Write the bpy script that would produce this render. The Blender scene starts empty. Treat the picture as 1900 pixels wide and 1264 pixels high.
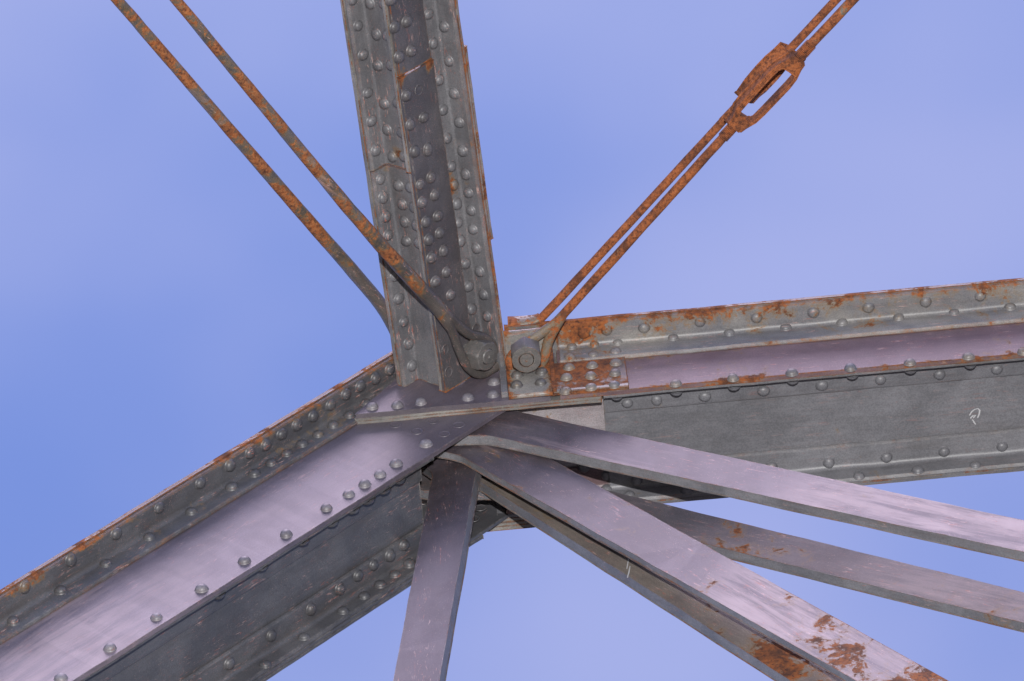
import bpy, bmesh, math, random
from mathutils import Vector as V, Matrix, noise
random.seed(7)
IN = 0.0254
scene = bpy.context.scene

# ------------------------------------------------------------------ camera
F_PX, W_PX, H_PX = 5190*13/7.29, 1900, 1264
E, ROLL, DIST = math.radians(62), math.radians(5.2), 13.0
dv = V((0, math.cos(E), math.sin(E)))
r0 = V((1, 0, 0)); u0 = V((0, -math.sin(E), math.cos(E)))
rv = math.cos(ROLL)*r0 - math.sin(ROLL)*u0
uv = math.sin(ROLL)*r0 + math.cos(ROLL)*u0
def ray(px, py): return dv + rv*((px-950)/F_PX) + uv*((632-py)/F_PX)
CAM = V((.6, 0, 0)) - DIST*ray(1400, 701)
cam_d = bpy.data.cameras.new('camera'); cam = bpy.data.objects.new('camera', cam_d)
scene.collection.objects.link(cam); scene.camera = cam
cam_d.sensor_width = 36; cam_d.lens = 36*F_PX/W_PX; cam_d.clip_end = 5000; cam_d.clip_start = .1
m3 = Matrix((rv, uv, -dv)).transposed()
cam.matrix_world = Matrix.Translation(CAM) @ m3.to_4x4()

# ------------------------------------------------------------------ world, sun, flash
SUN_EL, SUN_AZ = math.radians(71), math.radians(184)      # sun high behind the camera, veiled by thin cloud
world = bpy.data.worlds.new('World'); scene.world = world; world.use_nodes = True
nt = world.node_tree; nt.nodes.clear()
def wn(t, **k):
    n = nt.nodes.new(t)
    for a, b in k.items(): setattr(n, a, b)
    return n
sky = wn('ShaderNodeTexSky', sky_type='NISHITA', sun_disc=False, sun_elevation=SUN_EL, sun_rotation=SUN_AZ)
sky.altitude = 200; sky.air_density = 1.0; sky.dust_density = .6; sky.ozone_density = 2.0
tint = wn('ShaderNodeMix', data_type='RGBA', blend_type='MULTIPLY'); tint.inputs[0].default_value = 1
tint.inputs[7].default_value = (.64, .70, 1.02, 1)
nt.links.new(sky.outputs[0], tint.inputs[6])
tc = wn('ShaderNodeTexCoord')
mp = wn('ShaderNodeMapping'); mp.inputs['Scale'].default_value = (7, 9, 7); mp.inputs['Location'].default_value = (14.3, 18.4, 7.9)
n1 = wn('ShaderNodeTexNoise'); n1.inputs['Scale'].default_value = 1.0; n1.inputs['Detail'].default_value = 3; n1.inputs['Roughness'].default_value = .45
rmp = wn('ShaderNodeMapRange', interpolation_type='SMOOTHSTEP'); rmp.inputs[1].default_value = .25; rmp.inputs[2].default_value = .75; rmp.inputs[3].default_value = .20
mul = wn('ShaderNodeMath', operation='MULTIPLY'); mul.inputs[1].default_value = .70
mx = wn('ShaderNodeMix', data_type='RGBA'); mx.inputs[7].default_value = (2.05, 2.20, 3.65, 1)   # thin violet-white cloud
bg = wn('ShaderNodeBackground'); bg.inputs[1].default_value = .125
out = wn('ShaderNodeOutputWorld')
L_ = nt.links.new
L_(tc.outputs['Generated'], mp.inputs[0]); L_(mp.outputs[0], n1.inputs[0]); L_(n1.outputs[0], rmp.inputs[0]); L_(rmp.outputs[0], mul.inputs[0])
L_(tint.outputs[2], mx.inputs[6]); L_(mul.outputs[0], mx.inputs[0]); L_(mx.outputs[2], bg.inputs[0]); L_(bg.outputs[0], out.inputs[0])

sun_d = bpy.data.lights.new('sun', 'SUN'); sun = bpy.data.objects.new('sun', sun_d); scene.collection.objects.link(sun)
sun_d.energy = .92; sun_d.angle = math.radians(28); sun_d.color = (1.0, .79, .98)
to_sun = V((math.cos(SUN_EL)*math.sin(SUN_AZ), math.cos(SUN_EL)*math.cos(SUN_AZ), math.sin(SUN_EL)))
sun.rotation_euler = to_sun.to_track_quat('Z', 'Y').to_euler()
fl_d = bpy.data.lights.new('camera_flash', 'POINT'); fl = bpy.data.objects.new('camera_flash', fl_d); scene.collection.objects.link(fl)
fl_d.energy = 4300; fl_d.shadow_soft_size = .05; fl_d.color = (1.0, .985, .98)
fl.location = CAM + uv*.9 + rv*.1
vs = scene.view_settings; vs.view_transform = 'Standard'; vs.look = 'None'; vs.exposure = .9; vs.gamma = 1

# ------------------------------------------------------------------ survey helpers (inches in, metres out)
def on_plane(px, py, p, n):
    d = ray(px, py); return CAM + d*((p-CAM).dot(n)/d.dot(n))
def at_y(px, py, y): return on_plane(px, py, V((0, y*IN, 0)), V((0, 1, 0)))
def at_z(px, py, z): return on_plane(px, py, V((0, 0, z*IN)), V((0, 0, 1)))

# ------------------------------------------------------------------ materials
class NT:
    def __init__(s, name):
        s.m = bpy.data.materials.new(name); s.m.use_nodes = True; s.t = s.m.node_tree; s.t.nodes.clear()
    def n(s, t, **k):
        x = s.t.nodes.new(t)
        for a, b in k.items(): setattr(x, a, b)
        return x
    def put(s, sock, v):
        if isinstance(v, (int, float)): sock.default_value = v
        elif isinstance(v, tuple): sock.default_value = v if len(v) != 3 or sock.type == 'VECTOR' else (*v, 1)
        else: s.t.links.new(v, sock)
    def math(s, op, a, b=0.0, c=None, clamp=False):
        x = s.n('ShaderNodeMath', operation=op, use_clamp=clamp); s.put(x.inputs[0], a); s.put(x.inputs[1], b)
        if c is not None: s.put(x.inputs[2], c)
        return x.outputs[0]
    def step(s, v, lo, hi, a=0., b=1.):
        x = s.n('ShaderNodeMapRange', interpolation_type='SMOOTHSTEP'); s.put(x.inputs[0], v)
        for i, q in enumerate((lo, hi, a, b)): s.put(x.inputs[i+1], q)
        return x.outputs[0]
    def mix(s, f, a, b):
        x = s.n('ShaderNodeMix', data_type='RGBA'); s.put(x.inputs[0], f); s.put(x.inputs[6], a); s.put(x.inputs[7], b); return x.outputs[2]
    def noise(s, vec, sc, det=4., ro=.55, dist=0.):
        x = s.n('ShaderNodeTexNoise'); s.put(x.inputs['Vector'], vec); s.put(x.inputs['Scale'], sc); s.put(x.inputs['Detail'], det)
        s.put(x.inputs['Roughness'], ro); s.put(x.inputs['Distortion'], dist); return x.outputs[0]
    def dist(s, pos, p):
        x = s.n('ShaderNodeVectorMath', operation='DISTANCE'); s.put(x.inputs[0], pos); x.inputs[1].default_value = p; return x.outputs['Value']

def steel(name, base, base2, rust=0., chips=.5, edge=.5, axis=(1, 0, 0), rough=.46, spots=(), pale=.0, palecol=(.33, .25, .25), litspots=(), palekeep=None, bands=(), seed=0., rustcol=None, rustdark=.78, dirty=.42, spec=.55, streak=.40):
    """weathered bridge paint: mottled coats, streaks along the member, chips to red lead, rust that starts at edges"""
    k = NT(name)
    geo = k.n('ShaderNodeNewGeometry'); pos = geo.outputs['Position']
    off = k.n('ShaderNodeVectorMath', operation='ADD'); k.put(off.inputs[0], pos); off.inputs[1].default_value = (seed*3.1, seed*1.7, seed*2.3); q = off.outputs[0]
    ax = V(axis).normalized()
    dt = k.n('ShaderNodeVectorMath', operation='DOT_PRODUCT'); k.put(dt.inputs[0], q); dt.inputs[1].default_value = ax
    sc = k.n('ShaderNodeVectorMath', operation='SCALE'); sc.inputs[0].default_value = ax; k.put(sc.inputs[3], k.math('MULTIPLY', dt.outputs['Value'], -.88))
    ad = k.n('ShaderNodeVectorMath', operation='ADD'); k.put(ad.inputs[0], q); k.put(ad.inputs[1], sc.outputs[0]); st = ad.outputs[0]   # squeezed along the axis -> streaks
    big = k.noise(q, 5, 4, .55, .6); mid = k.noise(q, 28, 5, .6); fine = k.noise(q, 260, 3, .6); streakn = k.noise(st, 95, 4, .6)
    paint = k.mix(k.step(big, .38, .62), base, base2)
    v = k.math('ADD', k.math('MULTIPLY', mid, .34), k.math('MULTIPLY', fine, .96))
    v = k.math('ADD', v, k.math('MULTIPLY', streakn, streak))
    v = k.step(v, .48+.36*streak, .80+.64*streak, .80, 1.22)
    hs = k.n('ShaderNodeMix', data_type='RGBA', blend_type='MULTIPLY'); hs.inputs[0].default_value = 1
    k.put(hs.inputs[6], paint); cmb = k.n('ShaderNodeCombineColor')
    for i in range(3): k.put(cmb.inputs[i], v)
    k.put(hs.inputs[7], cmb.outputs[0]); col = hs.outputs[2]
    # pale rubbed patches
    if pale:
        pm = k.math('MULTIPLY', k.step(k.noise(st, 16, 6, .7, .4), .52, .70), k.step(k.noise(q, 3.2, 3, .5), .42, .62))
        if palekeep: pm = k.math('MULTIPLY', pm, k.step(k.dist(pos, palekeep[0]), palekeep[1]*.5, palekeep[1]))
        col = k.mix(k.math('MULTIPLY', pm, pale), col, palecol)
    for (p, r, a) in litspots:  # brighter outer ends: stronger light painted in as pale patches
        w = k.math('MULTIPLY', k.step(k.dist(pos, p), r, r*.35), k.step(k.noise(st, 30, 6, .7, .5), .34, .62))
        col = k.mix(k.math('MULTIPLY', w, a), col, palecol)
    dirt = k.step(k.noise(st, 13, 7, .72, .8), .50, .72)
    col = k.mix(k.math('MULTIPLY', dirt, dirty), col, (.060, .047, .040))
    # edge detection
    bv = k.n('ShaderNodeBevel', samples=4); bv.inputs[0].default_value = .0045
    dn = k.n('ShaderNodeVectorMath', operation='DOT_PRODUCT'); k.put(dn.inputs[0], bv.outputs[0]); k.put(dn.inputs[1], geo.outputs['Normal'])
    eg = k.step(dn.outputs['Value'], .995, .80)
    edg = k.math('MULTIPLY', eg, k.step(k.noise(q, 40, 5, .65), .42, .62))
    col = k.mix(k.math('MULTIPLY', edg, .55*edge), col, (.34, .31, .29))
    # chips down to red lead, fine scratches
    ch = k.math('MULTIPLY', k.step(k.noise(st, 150, 4, .7, 1.2), .590, .620), k.step(k.noise(q, 9, 4, .65), .47, .58))
    ch2 = k.math('MULTIPLY', k.step(k.noise(q, 330, 3, .6), .635, .665), k.step(k.noise(q, 14, 4, .6), .44, .56))
    chip = k.math('MULTIPLY', k.math('MAXIMUM', ch, ch2), chips*.8, clamp=True)
    col = k.mix(chip, col, k.mix(k.step(k.noise(q, 60, 2), .42, .58), (.36, .10, .06), (.55, .36, .32)))
    # rust
    rn = k.noise(q, 11, 9, .68, .5); rf = k.noise(q, 75, 6, .7)
    rv_ = k.math('ADD', k.math('MULTIPLY', rn, .75), k.math('MULTIPLY', rf, .25))
    bias = k.math('ADD', k.math('MULTIPLY', eg, .075*edge*2), rust*.30)
    for (p, r, a) in spots:
        bias = k.math('ADD', bias, k.math('MULTIPLY', k.step(k.dist(pos, p), r, 0.), a))
    for (p, d, r, a) in bands:
        w = k.n('ShaderNodeVectorMath', operation='DOT_PRODUCT'); k.put(w.inputs[0], pos); w.inputs[1].default_value = d
        bias = k.math('ADD', bias, k.math('MULTIPLY', k.step(k.math('ABSOLUTE', k.math('SUBTRACT', w.outputs['Value'], p)), r, 0.), a))
    rr = k.math('ADD', rv_, bias)
    halo = k.step(rr, .575, .67); core = k.step(rr, .635, .685)
    rc1 = k.mix(k.step(rf, .40, .60), (.06, .018, .009), (.27, .075, .016))
    rc2 = k.mix(k.step(k.noise(q, 120, 5, .7), .36, .66), rc1, rustcol or (.27, .088, .022))
    rc2 = k.mix(k.step(k.noise(q, 22, 5, .65), .44, .66, 0., rustdark), rc2, (.045, .017, .010))
    col = k.mix(k.math('MULTIPLY', halo, .60), col, (.19, .118, .045))
    col = k.mix(core, col, rc2)
    bs = k.n('ShaderNodeBsdfPrincipled'); k.put(bs.inputs['Base Color'], col)
    k.put(bs.inputs['Roughness'], k.mix(core, k.math('ADD', rough-.05, k.math('MULTIPLY', mid, .12)), (.92, .92, .92)))
    bs.inputs['Specular IOR Level'].default_value = spec
    h = k.math('ADD', k.math('MULTIPLY', mid, .22), k.math('MULTIPLY', fine, .16))
    h = k.math('ADD', h, k.math('MULTIPLY', streakn, .12))
    h = k.math('ADD', h, k.math('MULTIPLY', k.math('MULTIPLY', core, k.noise(q, 130, 5, .7)), .7))
    h = k.math('SUBTRACT', h, k.math('MULTIPLY', chip, .15))
    bp = k.n('ShaderNodeBump'); bp.inputs['Strength'].default_value = .45; bp.inputs['Distance'].default_value = .0011
    k.put(bp.inputs['Height'], h); k.put(bs.inputs['Normal'], bp.outputs[0])
    o = k.n('ShaderNodeOutputMaterial'); k.t.links.new(bs.outputs[0], o.inputs[0])
    return k.m

ANG = math.radians(46.9)
PL = V((math.cos(ANG), 0, math.sin(ANG))); PN = V((math.sin(ANG), 0, -math.cos(ANG)))
SD = V((-.040, -.9992, 0)).normalized()
G1, G2 = (.120, .120, .130), (.164, .163, .175)
W1, W2 = (.045, .036, .042), (.070, .057, .068)      # dark purplish base with the sky tint and shade painted in
L1, L2 = (.072, .060, .074), (.098, .082, .102)  # lavender post web: cool sky light painted into the base
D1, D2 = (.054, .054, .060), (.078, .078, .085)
def spot(px, py, y, r, a): p = at_y(px, py, y); return (tuple(p), r, a)
M = {}
M['chord'] = steel('chord_paint', G1, (.148, .148, .160), rust=-.12, dirty=.25, chips=.22, axis=(1, 0, 0), seed=1, edge=.8)
M['chord_web'] = steel('chord_web_paint', (.115, .070, .076), (.150, .098, .108), spec=.6, rust=-.06, chips=.6, axis=(1, 0, 0), seed=16, edge=.8, bands=((.1*IN, (0, 0, 1), .03, .11), (6.3*IN, (0, 0, 1), .012, .06)), spots=(spot(1180, 670, 0, .16, .09), spot(1260, 670, 0, .2, .06), spot(1380, 690, 0, .2, .06), spot(1850, 650, 0, .2, .06)))
M['chord_rusty'] = steel('chord_flange_paint', G1, (.19, .18, .17), rust=.10, chips=.5, axis=(1, 0, 0), seed=2, edge=1.0, spots=(spot(1065, 620, -2, .13, .11),), bands=((-3.2*IN, (0, 1, 0), .055, .11), (-1.6*IN, (0, 1, 0), .03, .03)))
M['splice'] = steel('splice_paint', (.075, .06, .062), W2, rust=.55, spec=.6, chips=.7, axis=(1, 0, 0), seed=3, edge=1.4, spots=(spot(1045, 690, 0, .16, .12), spot(1100, 660, 0, .1, .06)))
M['post'] = steel('post_paint', L1, L2, spec=.8, dirty=.15, rust=-.34, chips=.3, axis=PL, seed=4, edge=.5, pale=.15, litspots=(spot(60, 1210, 1.2, .35, .4), spot(230, 1130, 1.2, .3, .2)))
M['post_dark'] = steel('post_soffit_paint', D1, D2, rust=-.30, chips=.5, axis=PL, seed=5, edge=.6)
M['post_flange'] = steel('post_flange_paint', D1, D2, rust=.06, chips=.7, axis=PL, seed=6, edge=.9, bands=((-2.2*IN, (0, 1, 0), .035, .11),))
M['rivet_lit'] = steel('web_rivet_lit', (.130, .120, .132), (.170, .158, .172), rust=-.10, chips=.6, seed=27, edge=.5, dirty=.25)  # lighter than the web: flash highlight painted into the rivet colour
M['rivet_rust'] = steel('rusty_rivet_paint', G1, (.17, .15, .135), rust=.24, chips=.6, seed=28, edge=.5)
M['bare'] = steel('weathered_edge', (.15, .145, .14), (.24, .23, .215), rust=.10, chips=.7, axis=(1, 0, 0), seed=9, edge=1., streak=.6)
M['rod_rust'] = steel('rusty_rod', (.10, .09, .08), (.15, .13, .11), rust=.95, chips=.6, axis=(.7, -.7, 0), seed=10, edge=.4, spots=(spot(975, 640, -2, .22, -.15),), rustcol=(.33, .105, .034), rustdark=.7, pale=.45, palecol=(.42, .25, .19))
M['rod_worn'] = steel('worn_rod', (.055, .050, .047), (.10, .086, .078), rust=.54, palekeep=(tuple(at_y(860, 620, 0)), .85), spots=(spot(860, 620, 0, .75, -.30),), chips=1., axis=(-.6, -.75, -.3), seed=11, edge=.3, pale=.8, palecol=(.50, .30, .24), rustcol=(.36, .135, .045), rustdark=.35)
M['pale'] = steel('pale_bare_plate', (.24, .21, .22), (.32, .29, .30), rust=.04, chips=.9, seed=15, edge=.6, spots=(spot(1000, 765, 3, .08, .08),))
M['nut'] = steel('nut_paint', (.080, .076, .074), (.12, .114, .108), rust=.08, chips=.5, seed=12, edge=.9)
M['clip'] = steel('bracket_paint', (.14, .135, .13), (.20, .19, .175), rust=.14, chips=.5, seed=13, edge=1.8, bands=((at_y(940, 690, 0).x, (1, 0, 0), .03, .14), (at_y(1022, 690, 0).x, (1, 0, 0), .035, .16)))

# ------------------------------------------------------------------ object helpers
def empty(name, loc, label, cat, group=None):
    o = bpy.data.objects.new(name, None); scene.collection.objects.link(o); o.location = loc; o.empty_display_size = .1
    o['label'] = label; o['category'] = cat
    if group: o['group'] = group
    return o
def build(name, bm, mat, root, parent=None, smooth=None, label=None, kind=None):
    """bm is in world coordinates; root is the thing's Empty; parent a part of it (all parts sit at the root's origin)"""
    if root is not None: bmesh.ops.translate(bm, verts=bm.verts, vec=-root.location)
    bmesh.ops.recalc_face_normals(bm, faces=bm.faces)
    me = bpy.data.meshes.new(name); bm.to_mesh(me); bm.free(); me.materials.append(mat)
    if smooth:
        for p in me.polygons: p.use_smooth = True
        me.set_sharp_from_angle(angle=math.radians(smooth))
    o = bpy.data.objects.new(name, me); scene.collection.objects.link(o); o.parent = parent or root
    if label: o['label'] = label
    if kind: o['kind'] = kind
    return o
def wob(p, amp=.08, f=9.):
    return p + noise.noise_vector(p*f)*amp*IN + noise.noise_vector(p*f*4+V((3, 1, 7)))*amp*.5*IN
def prism(poly, fr, l0, l1, bm=None, bev=.06, seg=1.5, amp=.055, slope=0.):
    """extrude a polygon (a, b in inches) along l (inches); fr(l, a, b) -> world; slope skews the l1 end by b"""
    bm = bm or bmesh.new()
    n = max(1, int(abs(l1-l0)/seg)); rings = []
    for i in range(n+1):
        f = i/n; rings.append([bm.verts.new(wob(fr(l0+(l1-l0+slope*b)*f, a, b), amp)) for a, b in poly])
    k = len(poly); fs = []
    for A, B in zip(rings, rings[1:]):
        for j in range(k): fs.append(bm.faces.new((A[j], A[(j+1) % k], B[(j+1) % k], B[j])))
    fs.append(bm.faces.new(rings[0])); fs.append(bm.faces.new(rings[-1][::-1]))
    if bev:
        bm.normal_update(); vset = {v for r in rings for v in r}
        es = [e for e in bm.edges if e.verts[0] in vset and e.verts[1] in vset and len(e.link_faces) == 2 and e.calc_face_angle(0) > .6]
        bmesh.ops.bevel(bm, geom=es, offset=bev*IN, segments=2, affect='EDGES', clamp_overlap=True)
    return bm
def rect(a0, a1, b0, b1): return [(a0, b0), (a1, b0), (a1, b1), (a0, b1)]
def angle_poly(heel, d1, d2, l1, l2, t, r=.55):
    h = V(heel); d1 = V(d1); d2 = V(d2); c = h + (d1+d2)*(t+r)
    arc = [c - (d1*math.sin(q)+d2*math.cos(q))*r for q in [math.pi/2*i/6 for i in range(7)]]
    tip1 = h+d1*l1; tip2 = h+d2*l2
    pts = [h, tip1, tip1+d2*(t*.55), tip1+d2*(t*.9)-d1*.12, tip1+d2*t-d1*.3] + arc + [tip2+d1*t-d2*.3, tip2+d1*(t*.9)-d2*.12, tip2+d1*(t*.55), tip2]
    return [(p.x, p.y) for p in pts]
def slab(pts, y0, y1, bm=None, bev=.05, nrm=V((0, 1, 0)), sub=True):
    """world points of an outline on one plane, given thickness y0..y1 inches along nrm"""
    bm = bm or bmesh.new()
    P = []
    for a, b in zip(pts, pts[1:]+pts[:1]):
        k = max(1, int((b-a).length/(2*IN))) if sub else 1
        P += [a.lerp(b, i/k) for i in range(k)]
    A = [bm.verts.new(wob(p+nrm*(y0*IN), .05)) for p in P]; B = [bm.verts.new(wob(p+nrm*(y1*IN), .05)) for p in P]
    k = len(P); f1 = bm.faces.new(A); f2 = bm.faces.new(B[::-1])
    for j in range(k): bm.faces.new((A[j], A[(j+1) % k], B[(j+1) % k], B[j]))
    if bev:
        bm.normal_update(); vs_ = set(A+B)
        es = [e for e in bm.edges if e.verts[0] in vs_ and e.verts[1] in vs_ and e.calc_face_angle(0) > .6]
        bmesh.ops.bevel(bm, geom=es, offset=bev*IN, segments=2, affect='EDGES')
    bmesh.ops.triangulate(bm, faces=[f for f in bm.faces if len(f.verts) > 4])
    return bm
def tube(path, rad, seg=20, bm=None, up=V((0, 0, 1)), cap=True):
    """swept tube; rad items are r or (ra, rb) in inches, rb along `up`-ish"""
    bm = bm or bmesh.new(); rings = []
    for i, p in enumerate(path):
        d = (path[min(i+1, len(path)-1)]-path[max(i-1, 0)]).normalized()
        a = d.cross(up).normalized(); b = a.cross(d).normalized()
        r = rad[i] if isinstance(rad[i], tuple) else (rad[i], rad[i])
        rings.append([bm.verts.new(wob(p+(a*math.cos(t)*r[0]+b*math.sin(t)*r[1])*IN, .035, 14)) for t in [2*math.pi*j/seg for j in range(seg)]])
    for A, B in zip(rings, rings[1:]):
        for j in range(seg): bm.faces.new((A[j], A[(j+1) % seg], B[(j+1) % seg], B[j]))
    if cap: bm.faces.new(rings[0]); bm.faces.new(rings[-1][::-1])
    return bm
def smooth_path(pts, rads, n=8):
    """Catmull-Rom through the points, radii interpolated"""
    P = [pts[0]*2-pts[1]]+list(pts)+[pts[-1]*2-pts[-2]]; op, orr = [], []
    tup = isinstance(rads[0], tuple)
    for i in range(len(pts)-1):
        a, b, c, d = P[i:i+4]
        for k in range(n):
            t = k/n
            op.append(.5*((2*b)+(c-a)*t+(2*a-5*b+4*c-d)*t*t+(3*b-a-3*c+d)*t**3))
            orr.append(tuple(x+(y-x)*t for x, y in zip(rads[i], rads[i+1])) if tup else rads[i]+(rads[i+1]-rads[i])*t)
    return op+[pts[-1]], orr+[rads[-1]]

# rivet heads: a few hammered variants, shared between all rivets
RIV = {}
def rivet_mesh(mat, flat=False):
    key = (mat.name, flat)
    if key not in RIV:
        RIV[key] = []
        for v in range(5):
            bm = bmesh.new(); rr = random.Random(v*13+3); sg = 18
            prof = [(.67, -.02), (.655, .02), (.60, .04), (.595, .14), (.53, .28), (.40, .40), (.22, .465)]
            if flat: prof = [(.60, -.02), (.58, .05), (.50, .05), (.48, .02), (.3, .03)]
            ex, ey = rr.uniform(.95, 1.06), rr.uniform(.95, 1.06); ox, oy = rr.uniform(-.06, .06), rr.uniform(-.06, .06)
            ring = []
            for r, h in prof:
                ring.append([bm.verts.new(V(((r*math.cos(t)*ex+ox*h*2), (r*math.sin(t)*ey+oy*h*2), h))*IN*(1+rr.uniform(-.012, .012))) for t in [2*math.pi*j/sg for j in range(sg)]])
            for A, B in zip(ring, ring[1:]):
                for j in range(sg): bm.faces.new((A[j], A[(j+1) % sg], B[(j+1) % sg], B[j]))
            top = bm.verts.new(V((ox, oy, .49 if not flat else .03))*IN)
            for j in range(sg): bm.faces.new((ring[-1][j], ring[-1][(j+1) % sg], top))
            bmesh.ops.recalc_face_normals(bm, faces=bm.faces)
            me = bpy.data.meshes.new('rivet'); bm.to_mesh(me); bm.free(); me.materials.append(mat)
            for p in me.polygons: p.use_smooth = True
            RIV[key].append(me)
    return random.choice(RIV[key])
def rivet_at(p, n, part, root, mat, flat=False, size=1.):
    o = bpy.data.objects.new('rivet', rivet_mesh(mat, flat)); scene.collection.objects.link(o); o.parent = part
    q = n.to_track_quat('Z', 'Y') @ V((0, 0, 1)).rotation_difference(V((0, 0, 1)))
    o.rotation_mode = 'QUATERNION'; o.rotation_quaternion = q; o.location = p-root.location
    s = size*random.uniform(.94, 1.06); o.scale = (s, s, s*random.uniform(.9, 1.1)); return o
def rivets(pix, p, n, part, root, mat, flat=False, size=1., lift=.2):
    """rivet heads at the surveyed spots on the plane through p with outward normal n"""
    for x, y in pix:
        w = on_plane(x, y, p+n*(lift*IN*size), n); rivet_at(w-n*(lift*IN*size), n, part, root, mat, flat, size)
YN = V((0, -1, 0)); DOWN = V((0, 0, -1))

# ------------------------------------------------------------------ ground, far below the joint
bm = bmesh.new(); bmesh.ops.create_grid(bm, x_segments=8, y_segments=8, size=900)
for v in bm.verts: v.co.z = -13.1
k = NT('ground_soil'); g = k.n('ShaderNodeNewGeometry'); nz = k.noise(g.outputs['Position'], .8, 6, .6)
bs = k.n('ShaderNodeBsdfPrincipled'); k.put(bs.inputs['Base Color'], k.mix(nz, (.07, .065, .05), (.12, .11, .09))); bs.inputs['Roughness'].default_value = .95
o = k.n('ShaderNodeOutputMaterial'); k.t.links.new(bs.outputs[0], o.inputs[0])
gr = build('ground', bm, k.m, None); gr['kind'] = 'structure'

# ------------------------------------------------------------------ the two box chords share one section
def frame(P0, L, N): return lambda l, y, n: P0 + (L*l + V((0, 1, 0))*y + N*n)*IN
def box_chord(root, fr, N, y0, H, l2e, la, lb, mats, ends, rc=2.5, yf=12.25):
    """near web, top flange with cover, recessed soffit plate, far web. y0: near face; H: depth to the underside of the top flange"""
    R = {}
    T = lambda q: fr(0, 0, 0)
    R['near_web'] = build('web_plate', prism(rect(y0, y0+.55, -H-.44, 0), fr, la, ends['near_web']), mats['web'], root)
    R['top_angle'] = build('flange_angle', prism(angle_poly((y0-.01, -H-.45), (-1, 0), (0, 1), 3.15, H+.45-l2e, .45), fr, ends.get('top0', la), ends['top']), mats['flange'], root, smooth=30)
    R['cover'] = build('cover_plate', prism(rect(y0-3.3, y0+16, -H-.86, -H-.46), fr, ends.get('cov0', la), ends['cover']), mats['flange'], root)
    R['cover2'] = build('cover_plate', prism(rect(y0-3.2, y0+15.9, -H-1.2, -H-.87), fr, ends.get('cov0', la), ends['cover']), mats['flange'], root)
    R['near_angle'] = build('soffit_angle', prism(angle_poly((y0+.56, -rc), (1, 0), (0, 1), 3.45, rc-.08, .42), fr, ends.get('sof0', la), ends['soffit']), mats['soffit'], root, smooth=30)
    R['soffit'] = build('soffit_plate', prism(rect(y0+.57, y0+yf-.05, -rc-.5, -rc-.01), fr, ends.get('sof0', la), ends['soffit']), mats['soffit'], root)
    R['far_angle'] = build('soffit_angle', prism(angle_poly((y0+yf, -rc), (-1, 0), (0, 1), 3.1, rc-.04, .45), fr, ends.get('sof0', la), ends['soffit']), mats['soffit'], root, smooth=30)
    R['far_web'] = build('web_plate', prism(rect(y0+yf+.01, y0+yf+.45, -H-.44, 0), fr, la, ends['far_web']), mats['soffit'], root)
    return R

# ================================================================== top chord
CH = 9.36
chord = empty('top_chord', V((.6, .15, 0)), 'riveted grey and purple box girder running level to the right edge, rusty top flange', 'bridge girder', 'riveted members meeting at the joint')
cfr = frame(V((0, 0, 0)), V((1, 0, 0)), V((0, 0, -1)))
xl = at_y(1035, 640, 0).x/IN; xs = at_z(1124, 800, 2.5).x/IN
mats = dict(web=M['chord_web'], flange=M['chord_rusty'], soffit=M['chord'])
RX = 75
C = box_chord(chord, cfr, DOWN, 0, CH, 6.55, RX, RX, mats, dict(near_web=xl-.3, far_web=-4.0, top=xl, cover=-1.5, soffit=xs), rc=2.95, yf=13.45)
pz = lambda z: V((0, 0, z*IN)); py = lambda y: V((0, y*IN, 0))
rivets([(1083.7,619.5),(1125.7,614),(1195.5,609.5),(1299,599),(1404,591),(1509.5,581),(1611.6,572),(1717.7,561.5),(1819,551)], pz(CH), DOWN, C['top_angle'], chord, M['chord_rusty'])
rivets([(1060.4,641),(1103,637),(1146,633.5),(1249,625),(1353,616),(1458,606),(1562,597),(1667,587),(1770,577.5),(1874,568)], py(-.46), YN, C['top_angle'], chord, M['chord_rusty'])
rivets([(1253.4,710),(1360,700),(1469,690),(1578,681),(1688,671),(1797,660),(1899,651)], py(0), YN, C['near_web'], chord, M['rivet_rust'])
for x in (1144, 1254, 1362, 1471, 1581, 1689, 1800):
    P = at_y(x, 722-(x-1260)*.0885, 1.0); rivet_at(V((P.x, .97*IN, .74*IN)), V((0, 1, 0)), C['near_angle'], chord, M['chord'], size=1.12)
rivets([(1164,749.6),(1218.4,744),(1308,737),(1416.7,726.6),(1525,716.6),(1634,706),(1743.5,696),(1850,687)], pz(2.53), DOWN, C['near_angle'], chord, M['chord'])
rivets([(1181.6,892.6),(1231,886),(1328,875),(1431,868),(1538,860),(1645,850),(1752,840),(1859.6,830)], pz(2.5), DOWN, C['far_angle'], chord, M['chord'])
rivets([(1168,916),(1273.7,908),(1385,899),(1494.7,889),(1594,881),(1703,870.5),(1810,860.5)], py(13.0), YN, C['far_angle'], chord, M['chord'])
# gusset: three stacked sheets over the end post web
gp = [(659,766),(752,690),(765,640),(930,612),(938,600),(1021,592),(1022,741)]
gus = None
for i, (ya, yb, dz) in enumerate(((0, .55, 0.), (.56, .88, .05), (.89, 1.19, -.03))):
    pts = [at_y(x if i == 0 or x < 1020 else 1116, y, 0) for x, y in gp]; pts[0].z = pts[-1].z = 0
    pts = [V((p.x-(i*.12*IN if j == 0 else 0), 0, min(p.z, (CH-.1)*IN)+dz*IN)) for j, p in enumerate(pts)]
    o = build('gusset_plate', slab(pts, ya, yb), M['post'] if i == 0 else M['bare'], chord)
    gus = gus or o
rivets([(690,753),(737,750),(781,744.5),(868,736),(914.5,730),(916,707)], py(0), YN, gus, chord, M['rivet_lit'])
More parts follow.
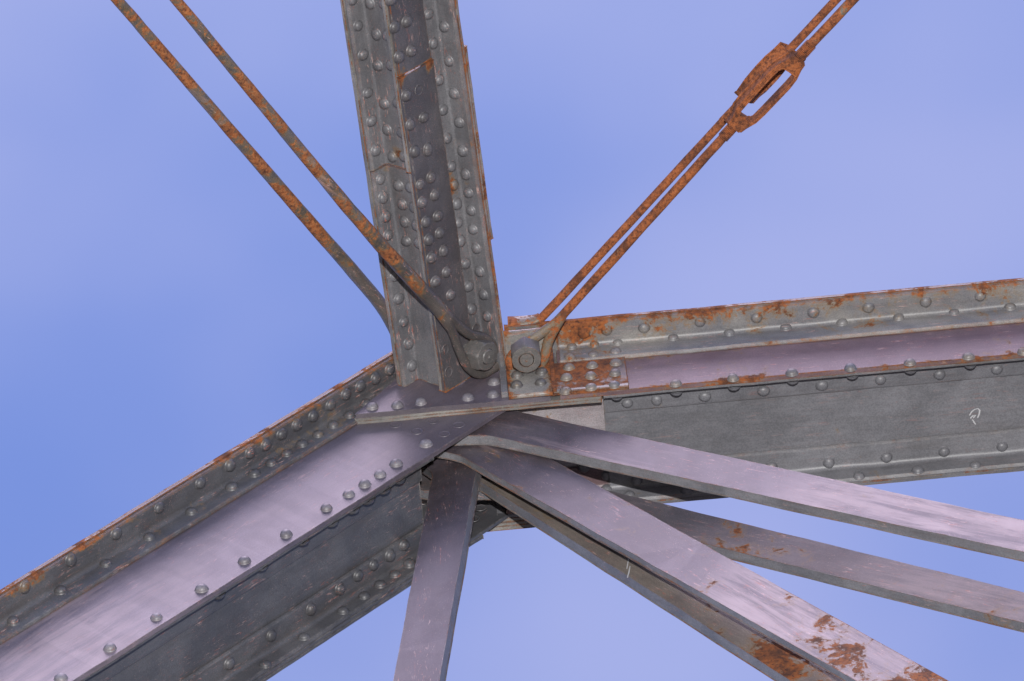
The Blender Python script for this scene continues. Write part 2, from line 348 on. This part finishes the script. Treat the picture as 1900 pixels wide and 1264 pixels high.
# bracket that carries the pin of the lateral rods
x0 = at_y(940, 690, 0).x/IN; x1 = at_y(1022, 690, 0).x/IN
ZB = 6.6
bk = build('bracket', prism(angle_poly((-.01, -ZB-.5), (-1, 0), (0, 1), 4.3, ZB+.45, .5, .25), cfr, x0, x1), M['clip'], chord, smooth=30, label='rust-edged bracket plate behind the nut of the right rods')
rivets([(959.5,694),(1004.6,688),(958.3,712.6),(1003,708)], py(-.51), YN, bk, chord, M['nut'])
# side plate left of the bracket
a = x0-.75
build('filler_plate', prism(rect(-.65, -.01, -ZB-1.6, -.6), cfr, a, x0-.06), M['chord'], chord)
# splice plate with its twelve rivets
xa, xb = x1+.05, at_y(1163, 690, -.3).x/IN
sp = build('splice_plate', prism(rect(-.32, -.01, -6.45, .0), cfr, xa, xb), M['splice'], chord, label='rust-stained splice plate with three columns of rivets')
rivets([(1057,662),(1055.7,680),(1050.5,699),(1049,724),(1100.8,656.8),(1098.4,676.5),(1096.5,696),(1096,717),(1142.3,651.6),(1142.3,671),(1140.7,690.7),(1140,713)], py(-.32), YN, sp, chord, M['rivet_rust'])
build('edge_bar', prism(rect(-.48, -.33, -.5, .05), cfr, xa, xb), M['bare'], chord)
build('end_bar', prism(rect(-.85, -.33, -8.9, .0), cfr, xa-.1, xa+.35), M['splice'], chord, label='orange rusted strip at the end of the splice plate')
# inner plates of the joint, deeper than the soffit
ip = build('soffit_plate', prism(rect(.6, 13.4, -3.85, -3.47), cfr, -12, xs+3), M['pale'], chord, label='pale bare plate between the girder soffit and the eyebars')
ia = build('soffit_angle', prism(angle_poly((13.45, -3.46), (-1, 0), (0, 1), 3.0, 3.4, .4), cfr, -3, xs-.15), M['chord_web'], chord, smooth=30)
rivets([(1083.7,868),(1126,884)], pz(3.06), DOWN, ia, chord, M['chord'])
rivets([(1050,906),(1126,906)], py(13.05), YN, ia, chord, M['chord'])
fg = [(860,1000),(800,905),(850,860),(1010,850),(1010,973)]
pts = [at_y(x, y, 13.95) for x, y in fg]; zb = 0
pts = [V((pts[0].x, 0, 0)), V((pts[1].x, 0, 7*IN)), V((pts[2].x, 0, 9*IN)), V((pts[3].x, 0, 9*IN)), V((pts[4].x, 0, 0))]
for ya, yb, dz in ((13.95, 14.4, .1), (14.41, 14.85, 0), (14.86, 15.35, .05)):
    o = build('gusset_plate', slab([p+V((0, 0, dz*IN)) for p in pts], ya, yb), M['bare'], chord)
# chalk mark
def ribbon(pix, plane, n, wid, bm):
    P = [on_plane(x, y, plane, n)+n*.0006 for x, y in pix]; vs_ = []
    for i, p in enumerate(P):
        d = (P[min(i+1, len(P)-1)]-P[max(i-1, 0)]).normalized(); s = d.cross(n).normalized()*wid*IN*.5*random.uniform(.6, 1.2)
        vs_.append((bm.verts.new(p-s), bm.verts.new(p+s)))
    for A, B in zip(vs_, vs_[1:]): bm.faces.new((A[0], A[1], B[1], B[0]))
k = NT('chalk'); bs = k.n('ShaderNodeBsdfPrincipled'); bs.inputs['Base Color'].default_value = (.42, .42, .43, 1); bs.inputs['Roughness'].default_value = .95
o = k.n('ShaderNodeOutputMaterial'); k.t.links.new(bs.outputs[0], o.inputs[0]); CHALK = k.m
bm = bmesh.new(); q = lambda L: [(1200+x/2.714, 500+y/2.714) for x, y in L]
for s in ([(1625,735),(1635,718),(1650,705),(1668,700),(1677,710),(1674,728),(1666,747)], [(1646,735),(1636,742),(1630,750)], [(1655,733),(1650,742),(1643,748)], [(1638,756),(1645,762),(1648,770),(1657,780)]):
    ribbon(q(s), pz(2.95), DOWN, .15, bm)
build('chalk_mark', bm, CHALK, chord, label='white chalk mark on the girder soffit')

# ================================================================== inclined end post
P0 = V((-26.91, 0, -27.34))*IN + PN*(-1.1*IN)
post = empty('end_post', P0, 'riveted box post sloping down to the lower left with broad lavender web', 'bridge post', 'riveted members meeting at the joint')
pfr = frame(V((P0.x, 0, P0.z)), PL, PN)
PY, PH, PL2 = 1.2, 12.85, 10.6
def l_at(px, py_, plane_n=None, y=None):
    p = at_y(px, py_, y) if y is not None else on_plane(px, py_, P0+PN*(plane_n*IN), PN)
    return (p-P0).dot(PL)/IN
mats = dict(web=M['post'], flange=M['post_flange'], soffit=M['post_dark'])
lt = l_at(757, 672, y=.7); lsof = l_at(781, 930, plane_n=-2.5)
Q = box_chord(post, pfr, PN, PY, PH, PL2, -62, 0, mats, dict(near_web=l_at(952, 757, y=PY), far_web=l_at(950, 915, y=13.), top=lt+1, cover=lt+4, soffit=lsof))
pn = lambda n: P0+PN*(n*IN)
r7 = lambda L: [(x/2.025, 640+y/2.025) for x, y in L]
rivets(r7([(98,912),(270,810),(440,712),(602,615),(757,522),(868,455),(943,408),(1003,378),(1063,338),(1120,303),(1181,270),(1247,228),(1303,188),(1358,158),(1415,128),(1468,95)]), pn(-PH), PN, Q['top_angle'], post, M['post_flange'], size=1.08)
rivets(r7([(50,1035),(227,920),(397,818),(560,718),(718,622),(870,530),(955,480),(1018,440),(1077,405),(1135,368),(1195,332),(1252,297),(1312,260),(1375,215),(1428,185),(1480,152)]), py(PY-.46), YN, Q['top_angle'], post, M['post_flange'], size=1.02)
rivets(r7([(228,1248),(412,1135),(587,1020),(757,913),(917,807),(1075,708),(1226,610),(1310,557),(1370,520),(1428,483),(1487,442)])+[(790,822)], py(PY), YN, Q['near_web'], post, M['rivet_lit'], size=1.02)
rivets([(733,785),(773,797),(824,802),(851,785),(803,778)], py(PY), YN, Q['near_web'], post, M['post'], flat=True, size=1.1)
for x, y in [(340+a/3.129, 860+b/3.129) for a, b in [(208,768),(450,607),(688,455),(855,348),(975,270),(1060,215),(1155,155),(1242,98)]]:
    l = l_at(x, y-6, y=PY+.9); rivet_at(pfr(l, PY+.96, -.80), V((0, 1, 0)), Q['near_angle'], post, M['post_dark'], size=1.3)
rr_ = lambda L: [(340+x/3.129, 860+y/3.129) for x, y in L]
rivets(rr_([(275,1165),(518,1003),(748,850),(915,732),(1023,655),(1113,595),(1207,537),(1290,478)]), pn(-2.05), PN, Q['far_angle'], post, M['post_dark'], size=1.05)
rivets(rr_([(475,1160),(700,1000),(927,850),(1050,762),(1143,697),(1228,637),(1312,577)]), py(PY+11.8), YN, Q['far_angle'], post, M['post_dark'], size=1.05)
build('edge_bar', prism(rect(PY+12.71, PY+13.1, -1.3, .05), pfr, -62, lsof+6), M['post_dark'], post)
rivets([(891,939),(879,959)], py(12.9), YN, Q['far_web'], post, M['post_dark'], flat=True, size=1.1)

# ================================================================== cross strut overhead
A0 = at_y(752, 718, 0)
ws = V((1, 0, 1)).normalized(); ws = (ws-SD*ws.dot(SD)).normalized()
ts = ws.cross(SD).normalized(); ts = ts if ts.x > 0 else -ts
sfr = lambda l, w, t: A0 + (SD*l + ws*w + ts*t)*IN
strut = empty('cross_strut', A0, 'heavily riveted grey strut rising to the top of the picture between two pairs of rods', 'bridge strut', 'riveted members meeting at the joint')
TP = 4.46; SL = 64
def sspot(px, py_, r, a, t=None, w=None):
    p = on_plane(px, py_, A0+ts*(t*IN), ts) if t is not None else on_plane(px, py_, A0+ws*(w*IN), ws)
    return (tuple(p), r, a)
aw = A0.dot(ws)
M['strut'] = steel('strut_paint', (.098, .097, .105), (.138, .137, .146), rust=-.10, chips=.9, axis=SD, seed=7, edge=1.1, bands=((aw+9.0*IN, tuple(ws), .03, .17),),
    spots=(sspot(832, 345, .08, .20, t=TP-.4), sspot(840, 420, .07, .18, t=TP-.4), sspot(735, 210, .04, .18, w=2.), sspot(742, 285, .035, .2, w=2.), sspot(715, 312, .03, .12, t=0.)))
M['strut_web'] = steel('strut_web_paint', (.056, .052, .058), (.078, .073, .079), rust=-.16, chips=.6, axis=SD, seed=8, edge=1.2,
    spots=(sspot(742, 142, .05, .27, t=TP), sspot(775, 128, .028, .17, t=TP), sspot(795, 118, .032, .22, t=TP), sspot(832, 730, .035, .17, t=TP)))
M['strut_rivet'] = steel('strut_rivet_paint', (.072, .068, .072), (.10, .094, .10), rust=-.08, chips=.6, seed=29, edge=.8)
M['strut_bar'] = steel('strut_edge_paint', (.13, .125, .12), (.21, .20, .19), rust=.06, chips=.8, axis=SD, seed=19, edge=1., bands=((aw+8.9*IN, tuple(ws), .02, .10),))
splane = lambda w, t: sfr(0, w, t)
def s_at(px, py_, w=None, t=None):
    p = on_plane(px, py_, splane(w, 0), ws) if w is not None else on_plane(px, py_, splane(0, t), ts)
    return (p-A0).dot(SD)/IN
sp1 = s_at(705, 312, t=0.)
ap = angle_poly((2.45, -.45), (-1, 0), (0, 1), 2.45, 4.0, .45, .3)
la1 = build('flange_angle', prism(ap, sfr, 0, sp1-.05), M['strut'], strut, smooth=30)
la2 = build('flange_angle', prism(ap, sfr, sp1+.06, SL), M['strut'], strut, smooth=30)
wp = s_at(770, 128, t=TP)
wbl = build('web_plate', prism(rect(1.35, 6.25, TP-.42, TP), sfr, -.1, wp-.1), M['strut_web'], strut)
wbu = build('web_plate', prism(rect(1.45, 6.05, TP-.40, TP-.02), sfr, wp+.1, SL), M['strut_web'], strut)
build('stiffener_bar', prism(rect(1.40, 2.6, TP-.92, TP-.43), sfr, -.1, s_at(757, 330, t=TP)), M['strut_bar'], strut)
build('stiffener_bar', prism(rect(1.22, 2.6, TP-.92, TP-.44), sfr, s_at(757, 330, t=TP)+.1, SL), M['strut_bar'], strut)
TC = TP-.43
ra = build('flange_angle', prism(angle_poly((8.45, TC-.45), (-1, 0), (0, 1), 3.4, 2.85, .45, .3), sfr, -.15, SL), M['strut'], strut, smooth=30)
build('cover_plate', prism(rect(-.12, 2.4, -.9, -.46), sfr, 0, s_at(655, 138, t=-.6)), M['strut_bar'], strut)
build('cover_plate', prism(rect(.1, 2.4, -1.3, -.91), sfr, 0, SL), M['strut_bar'], strut)
build('cover_plate', prism(rect(8.46, 8.85, 1.0, TC+2.46), sfr, -.1, SL), M['strut_bar'], strut)
build('cover_plate', prism(rect(8.86, 9.3, 1.0, TC+2.35), sfr, s_at(903, 443, w=8.9), s_at(850, 85, w=8.9)), M['strut_bar'], strut)
z1 = lambda L: [(600+x/4.2125, y/4.2125) for x, y in L]; z2 = lambda L: [(640+x/4.2125, 280+y/4.2125) for x, y in L]; z3 = lambda L: [(640+x/4.2125, 520+y/4.2125) for x, y in L]
def srows(pix, w, t, n, low, up, mat, cut):
    for x, y in pix: rivets([(x, y)], splane(w, t), n, low if y > cut else up, strut, mat)
srows(z1([(235,0),(278,203),(318,432),(355,728),(383,948),(418,1178)])+z2([(287,225),(307,367),(330,517),(345,662),(398,982),(430,1160)])+z3([(467,328),(503,497),(533,672)]), 0, 0, ts, la1, la2, M['strut'], 312)
srows(z1([(357,30),(407,272),(420,515),(468,815),(490,1020),(530,1230)])+z2([(413,275),(440,423),(458,560),(472,708)]), 2.0, 0, -ws, la1, la2, M['strut'], 312)
srows(z1([(462,35),(497,280),(522,515),(570,810),(605,1040),(627,1225)])+z2([(505,290),(530,445),(552,585),(570,725)]), 2.0, 0, -ws, la1, la2, M['strut'], 312)
srows(z1([(567,215),(600,447),(655,750),(688,977),(720,1185)])+z2([(553,5),(598,265),(613,405),(640,557),(663,697),(683,838),(715,1025)]), 0, TP, ts, wbl, wbu, M['strut_rivet'], 128)
srows(z1([(535,0),(660,172),(693,400),(793,922),(825,1162)])+z2([(655,0),(680,210),(712,350),(735,512),(748,645),(780,785),(802,952),(835,1130)]), 0, TP, ts, wbl, wbu, M['strut_rivet'], 128)
srows(z1([(830,115),(867,342),(915,627),(942,863),(975,1083)])+z2([(840,125),(860,270),(882,415),(893,565),(912,708),(950,885),(973,1062)])+z3([(1000,230)]), 0, TC, ts, ra, ra, M['strut'], 0)
srows(z1([(937,213),(975,480),(1015,735),(1055,960),(1080,1185)])+z2([(935,187),(960,330),(978,470),(993,617),(1018,765),(1045,947),(1075,1130)])+z3([(1103,290)]), 8.0, 0, -ws, ra, ra, M['strut'], 0)
rivets(z3([(795,547),(822,720),(1035,385)])+z1([(758,707)]), splane(0, TP), ts, wbl, strut, M['strut_web'], flat=True)

# ================================================================== eyebars
def eyebar(label, y, th, cen, dirang, w, head, pin_l, mat, length=75, name='eyebar', cat='eyebar', twist=0., group='flat eyebars fanning from the joint'):
    """cen: world point on the bar's axis; the axis leaves the joint at dirang (degrees in the truss plane); pin_l inches back along it"""
    a = math.radians(dirang); d = V((math.cos(a), 0, math.sin(a))); s = V((d.z, 0, -d.x))
    pin = cen-d*(pin_l*IN); yv = V((0, 1, 0))
    if twist:
        R = Matrix.Rotation(math.radians(twist), 3, d); s = R @ s; yv = R @ yv
    root = empty(name, pin, label, cat, group)
    half = w/2; up = []
    for i in range(0, 19):                                   # head, from the back round to the side
        q = math.pi*(1-i/18*.62); up.append((head*math.cos(q), head*math.sin(q)))
    xe, ye = up[-1]
    for i in range(1, 9):
        f = i/8; e = f*f*(3-2*f); up.append((xe+(head*1.15)*f, ye+(half-ye)*e))
    n = int((length-up[-1][0])/3)
    up += [(up[-1][0]+(length-up[-1][0])*i/n, half) for i in range(1, n+1)]
    pts = up + [(x, -v) for x, v in reversed(up)][:-1]
    P = [pin+(d*x+s*v)*IN for x, v in pts]
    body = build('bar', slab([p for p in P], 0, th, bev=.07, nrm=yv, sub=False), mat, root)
    body.data.materials.append(M['bar_edge_lit'])               # same coat on the edges, painted greyer and lighter for light from below
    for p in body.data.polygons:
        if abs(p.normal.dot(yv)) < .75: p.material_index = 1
    return root, body
def axis_fit(y, p, q, r, s):
    a, b, c, e = [at_y(*k, y) for k in (p, q, r, s)]
    cen = (a+c)/2; far = (b+e)/2; v = far-cen
    return cen, math.degrees(math.atan2(v.z, v.x))
cA, aA = axis_fit(2.2, (1128,800), (1900,967), (1100,850), (1900,1023))
cB, aB = axis_fit(3.6, (1150,920), (1752,1264), (1000,932), (1540,1230))
cA2, aA2 = axis_fit(8.4, (1290,951), (1900,1103), (1290,1003), (1900,1152))
# common pin from the crossing of the two near axes
da = V((math.cos(math.radians(aA)), 0, math.sin(math.radians(aA)))); db = V((math.cos(math.radians(aB)), 0, math.sin(math.radians(aB))))
det = da.x*(-db.z)+db.x*da.z; ex = cB-cA; ta = (ex.x*(-db.z)+db.x*ex.z)/det; pinp = cA+da*ta
print('pin', pinp/IN, aA, aB, aA2)
la = -ta/IN; lb = -(pinp-cB).dot(db)/IN
bars = {}
M['bar_edge_lit'] = steel('eyebar_edge_lit', G1, G2, rust=.06, chips=.6, axis=da, seed=26, edge=.8)
M['barA'] = steel('eyebar_paint', W1, W2, spec=.8, dirty=.28, rust=-.06, chips=.7, axis=da, seed=21, edge=.8, pale=.5, litspots=(spot(1620, 945, 2.2, .34, .75), spot(1860, 1000, 2.2, .34, .8)))
M['barB'] = steel('eyebar_worn_paint', W1, W2, spec=.8, dirty=.28, rust=.08, chips=.8, axis=db, seed=22, edge=.9, pale=.5, litspots=(spot(1470, 1120, 3.6, .32, .85), spot(1640, 1210, 3.6, .30, .6)), spots=(spot(1700, 1235, 4, .40, .13), spot(1480, 1165, 4, .22, .08), spot(1320, 1090, 4, .10, .09)))
M['barA2'] = steel('eyebar_far_paint', (.060,.052,.054), (.085,.075,.08), rust=.10, chips=.6, axis=da, seed=23, edge=.6, pale=.35, spots=(spot(1400, 1000, 8.4, .25, .07),), litspots=(spot(1800, 1100, 8.4, .35, .4),))
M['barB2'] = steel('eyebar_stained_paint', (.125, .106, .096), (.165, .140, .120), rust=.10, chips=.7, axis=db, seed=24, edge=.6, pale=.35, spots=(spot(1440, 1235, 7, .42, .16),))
M['hang'] = steel('hanger_paint', W1, W2, spec=.8, rust=-.20, chips=.6, axis=(0, 0, 1), seed=25, edge=1.0)
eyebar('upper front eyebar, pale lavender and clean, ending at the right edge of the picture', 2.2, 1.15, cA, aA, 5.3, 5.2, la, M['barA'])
eyebar('lower front eyebar with pinkish worn paint, painted-in brightness and rusty edges, broadest of the fan', 3.6, .85, cB, aB, 5.9, 5.2, lb, M['barB'])
low, low2 = at_y(1165, 1068, 7.0), at_y(1433, 1240, 7.0)    # the rear bar hangs a little steeper
d2 = (low2-low).normalized(); s2 = V((d2.z, 0, -d2.x)); sgn = 1 if s2.z < 0 else -1
aB2 = math.degrees(math.atan2(d2.z, d2.x)); cB2 = low-s2*(sgn*3.0*IN)
def back_to(c, d): return (c-V((pinp.x, c.y, pinp.z))).dot(d)/IN
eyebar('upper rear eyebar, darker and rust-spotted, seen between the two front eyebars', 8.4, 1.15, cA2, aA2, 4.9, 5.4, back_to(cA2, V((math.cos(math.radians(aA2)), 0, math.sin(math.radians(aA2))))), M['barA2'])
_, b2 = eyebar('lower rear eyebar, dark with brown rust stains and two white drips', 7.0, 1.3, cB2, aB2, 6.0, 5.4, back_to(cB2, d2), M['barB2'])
bm = bmesh.new()
ribbon([(1168,1028),(1166,1040),(1163,1056)], py(7.0), YN, .11, bm); ribbon([(1169,1051),(1167,1062),(1164,1073)], py(7.0), YN, .12, bm); ribbon([(979,912),(977,925)], py(7.0), YN, .12, bm)
build('drip_stain', bm, CHALK, b2.parent, parent=b2)
cH, aH = axis_fit(5.0, (785,950), (729,1264), (874,950), (815,1264))
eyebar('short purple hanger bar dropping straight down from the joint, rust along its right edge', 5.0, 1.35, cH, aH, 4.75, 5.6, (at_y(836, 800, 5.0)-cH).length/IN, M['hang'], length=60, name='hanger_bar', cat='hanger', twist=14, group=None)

# ================================================================== pin nuts
def nut(label, c, n, R, h, pin_r, mat, rot):
    """c: middle of the nut's outer face, n its outward axis"""
    root = empty('pin_nut', c, label, 'nut', 'hexagon nuts on the rod pins')
    x = n.orthogonal().normalized(); y = n.cross(x); bm = bmesh.new()
    def ring(r, z, hexa):
        out_ = []
        for j in range(48):
            t = 2*math.pi*j/48; rr = r
            if hexa:
                ph = (t % (math.pi/3))-math.pi/6; rr = r*math.cos(math.pi/6)/math.cos(ph)
                rr = min(rr, r*.985)
            out_.append(bm.verts.new(wob(c+(x*math.cos(t+rot)*rr+y*math.sin(t+rot)*rr+n*z)*IN, .04, 20)))
        return out_
    rs = [ring(R, -h, 1), ring(R, -.38, 1), ring(R*.97, -.2, 1), ring(R*.86, -.02, 0), ring(R*.80, 0, 0), ring(pin_r+.07, 0, 0), ring(pin_r+.07, -.3, 0)]
    for A, B in zip(rs, rs[1:]):
        for j in range(48): bm.faces.new((A[j], A[(j+1) % 48], B[(j+1) % 48], B[j]))
    bm.faces.new(rs[0])
    build('nut', bm, mat, root, smooth=28)
    bm = bmesh.new(); rs = [ring(pin_r, -h-3, 0), ring(pin_r, .02, 0), ring(pin_r*.9, .12, 0), ring(.16, .13, 0), ring(.10, .02, 0)]
    for A, B in zip(rs, rs[1:]):
        for j in range(48): bm.faces.new((A[j], A[(j+1) % 48], B[(j+1) % 48], B[j]))
    bm.faces.new(rs[-1]); bm.faces.new(rs[0])
    build('pin', bm, mat, root, smooth=35)
    return root
ZN = 3.3
N2 = at_z(977, 668, ZN)
nut('hexagon nut facing the viewer on the rust-bordered bracket of the girder', N2, DOWN, 1.72, 2.0, .74, M['nut'], .30)
TN = TP+2.9
N1 = on_plane(905, 662, splane(0, TN), ts)
nut('tilted dark hexagon nut at the foot of the cross strut, inside the rod loop', N1, ts, 1.72, 1.9, .80, M['nut'], .22)

# ================================================================== rods
def rod_group(): return 'round tie rods in pairs'
# right pair (level plane of the lateral bracing)
ZR, ZK = 5.9, 10.9
def turnbuckle(root, a, b, roll, mat, hw=1.45, width=1.5, th=.55):
    """open frame turnbuckle between a and b (world), arms spread in the direction given by roll about the axis"""
    ax = (b-a).normalized(); L = (b-a).length/IN
    s0 = ax.cross(dv).normalized(); s = Matrix.Rotation(roll, 3, ax) @ s0; w = ax.cross(s).normalized()
    outer = [(-.9, .85), (0, 1.02), (1.0, hw*.93), (2.2, hw), (L-2.2, hw), (L-1.0, hw*.93), (L, 1.02), (L+.9, .85)]
    inner = [(.75, .10), (.8, hw-th-.25), (1.2, hw-th-.05), (2.2, hw-th), (L-2.2, hw-th), (L-1.2, hw-th-.05), (L-.8, hw-th-.25), (L-.75, .10)]
    bm = bmesh.new()
    def side(pts, sg, z): return [bm.verts.new(wob(a+(ax*x+s*(v*sg)+w*z)*IN, .07, 18)) for x, v in pts]
    loops = {}
    for z in (-width/2, width/2):
        o_ = side(outer, 1, z)+side(outer[::-1], -1, z); i_ = side(inner, 1, z)+side(inner[::-1], -1, z); loops[z] = (o_, i_)
    n = len(loops[width/2][0])
    for z, (o_, i_) in loops.items():
        for j in range(n): bm.faces.new((o_[j], o_[(j+1) % n], i_[(j+1) % n], i_[j]))
    (oa, ia_), (ob, ib) = loops[-width/2], loops[width/2]
    for j in range(n):
        bm.faces.new((oa[j], oa[(j+1) % n], ob[(j+1) % n], ob[j])); bm.faces.new((ia_[j], ia_[(j+1) % n], ib[(j+1) % n], ib[j]))
    bm.normal_update()
    bmesh.ops.bevel(bm, geom=[e for e in bm.edges if e.calc_face_angle(0) > .5], offset=.16*IN, segments=3, affect='EDGES', clamp_overlap=True)
    return build('turnbuckle', bm, mat, root, smooth=40)
def thread(root, a, b, r, mat, parent=None):
    L = (b-a).length/IN; n = int(L/.16)*2; path = [a.lerp(b, i/n) for i in range(n+1)]
    return build('thread', tube(path, [r if i % 2 else r-.10 for i in range(n+1)], 18), mat, root, parent, smooth=50)
def dense(a, b, n=14): return [a.lerp(b, i/n) for i in range(n+1)]

g = [(1579,0),(1542,37),(1500,87)]; far = at_z(1579+330, -345, ZR)
rodf = empty('turnbuckle_rod', N2+V((0, 0, 2.5*IN)), 'orange-rusted front rod with an open turnbuckle, looped round the nut on the bracket', 'tie rod', 'round tie rods in pairs')
t_lo, t_hi = at_z(1371,224,ZR), at_z(1471,118,ZR); thl, thh = at_z(1341,256,ZR), at_z(1506,81,ZR)
fk = at_z(1046,583,ZR)
build('rod', tube(dense(fk, thl, 30), [.47]*31), M['rod_rust'], rodf, smooth=60)
build('rod', tube(dense(thh, far, 30), [.50]*31), M['rod_rust'], rodf, smooth=60)
thread(rodf, thl, t_lo.lerp(t_hi, .08), .62, M['rod_rust']); thread(rodf, t_lo.lerp(t_hi, .95), thh, .64, M['rod_rust'])
turnbuckle(rodf, t_lo, t_hi, math.radians(26), M['rod_rust'], hw=1.5, th=.5, width=1.3)
def arms(root, tip, pix1, pix2, plane, n, r0_, mat):
    """two flattened arms of the loop running from the rod round the pin"""
    for pix in (pix1, pix2):
        P = [tip]+[on_plane(x, y, plane, n) for x, y in pix]; R_ = [(r0_, r0_)]+[(.54, .40)]*(len(P)-1)
        pp, rr2 = smooth_path(P, R_, 8)
        build('loop_arm', tube(pp, rr2, 16, up=n), mat, root, smooth=60)
arms(rodf, fk, [(1030,600),(1000,622),(968,643),(947,668),(957,695)], [(1033,603),(1018,633),(1008,668),(985,696),(957,696)], pz(ZR), V((0, 0, 1)), .47, M['rod_rust'])
rodb = empty('turnbuckle_rod', at_z(975, 600, ZK), 'brown-rusted rear rod half hidden behind the front turnbuckle rod, flat end above the girder', 'tie rod', 'round tie rods in pairs')
b0, b1 = at_z(1012,583,ZK), at_z(1345,221,ZK); far = at_z(1545+330, -347, ZK)
tb0, tb1 = at_z(1392,172,ZK), at_z(1452,104,ZK)
pp, rr2 = smooth_path([at_z(942,597,ZK), at_z(975,595,ZK), at_z(1000,590,ZK), at_z(1022,572,ZK), b1], [(.35, 1.0), (.35, .95), (.42, .75), (.46, .5), (.42, .42)], 10)
build('rod', tube(pp, rr2, 20), M['rod_rust'], rodb, smooth=60)
build('rod', tube(dense(at_z(1340,226,ZK), far, 30), [.43]*31), M['rod_rust'], rodb, smooth=60)
turnbuckle(rodb, tb0, tb1, math.radians(62), M['rod_rust'], hw=1.35, width=1.5)
# left pair (plane of the portal)
PT = TP+1.35; pl2 = splane(0, PT)
rp = lambda x, y: on_plane(x, y, pl2, ts)
rod2 = empty('tie_rod', N1-ts*(1.5*IN), 'worn brown rod crossing in front of the cross strut and looping round the tilted nut', 'tie rod', 'round tie rods in pairs')
pts = [rp(131,-240), rp(327,0), rp(484,190), rp(640,378), rp(742,494), rp(795,551), rp(828,590)]
pp, rr2 = smooth_path(pts, [.48, .50, .57, .66, .76, .80, .72], 14)
build('rod', tube(pp, rr2, 22), M['rod_worn'], rod2, smooth=60)
arms(rod2, rp(818,577), [(845,600),(872,620),(900,628),(922,650)], [(838,612),(852,650),(868,680),(893,694),(922,680)], pl2, ts, .8, M['rod_worn'])
pl1 = splane(0, -2.6); rq = lambda x, y: on_plane(x, y, pl1, ts)
rod1 = empty('tie_rod', rq(760, 680), 'leftmost worn brown rod passing behind the foot of the cross strut', 'tie rod', 'round tie rods in pairs')
pts = [rq(20,-228), rq(218,0), rq(370,176), rq(566,402), rq(650,498), rq(708,568), rq(738,622), rq(752,660), rq(760,700)]
pp, rr2 = smooth_path(pts, [.50, .52, .57, .65, .70, .70, .68, .68, .68], 14)
build('rod', tube(pp, rr2, 22), M['rod_worn'], rod1, smooth=60)
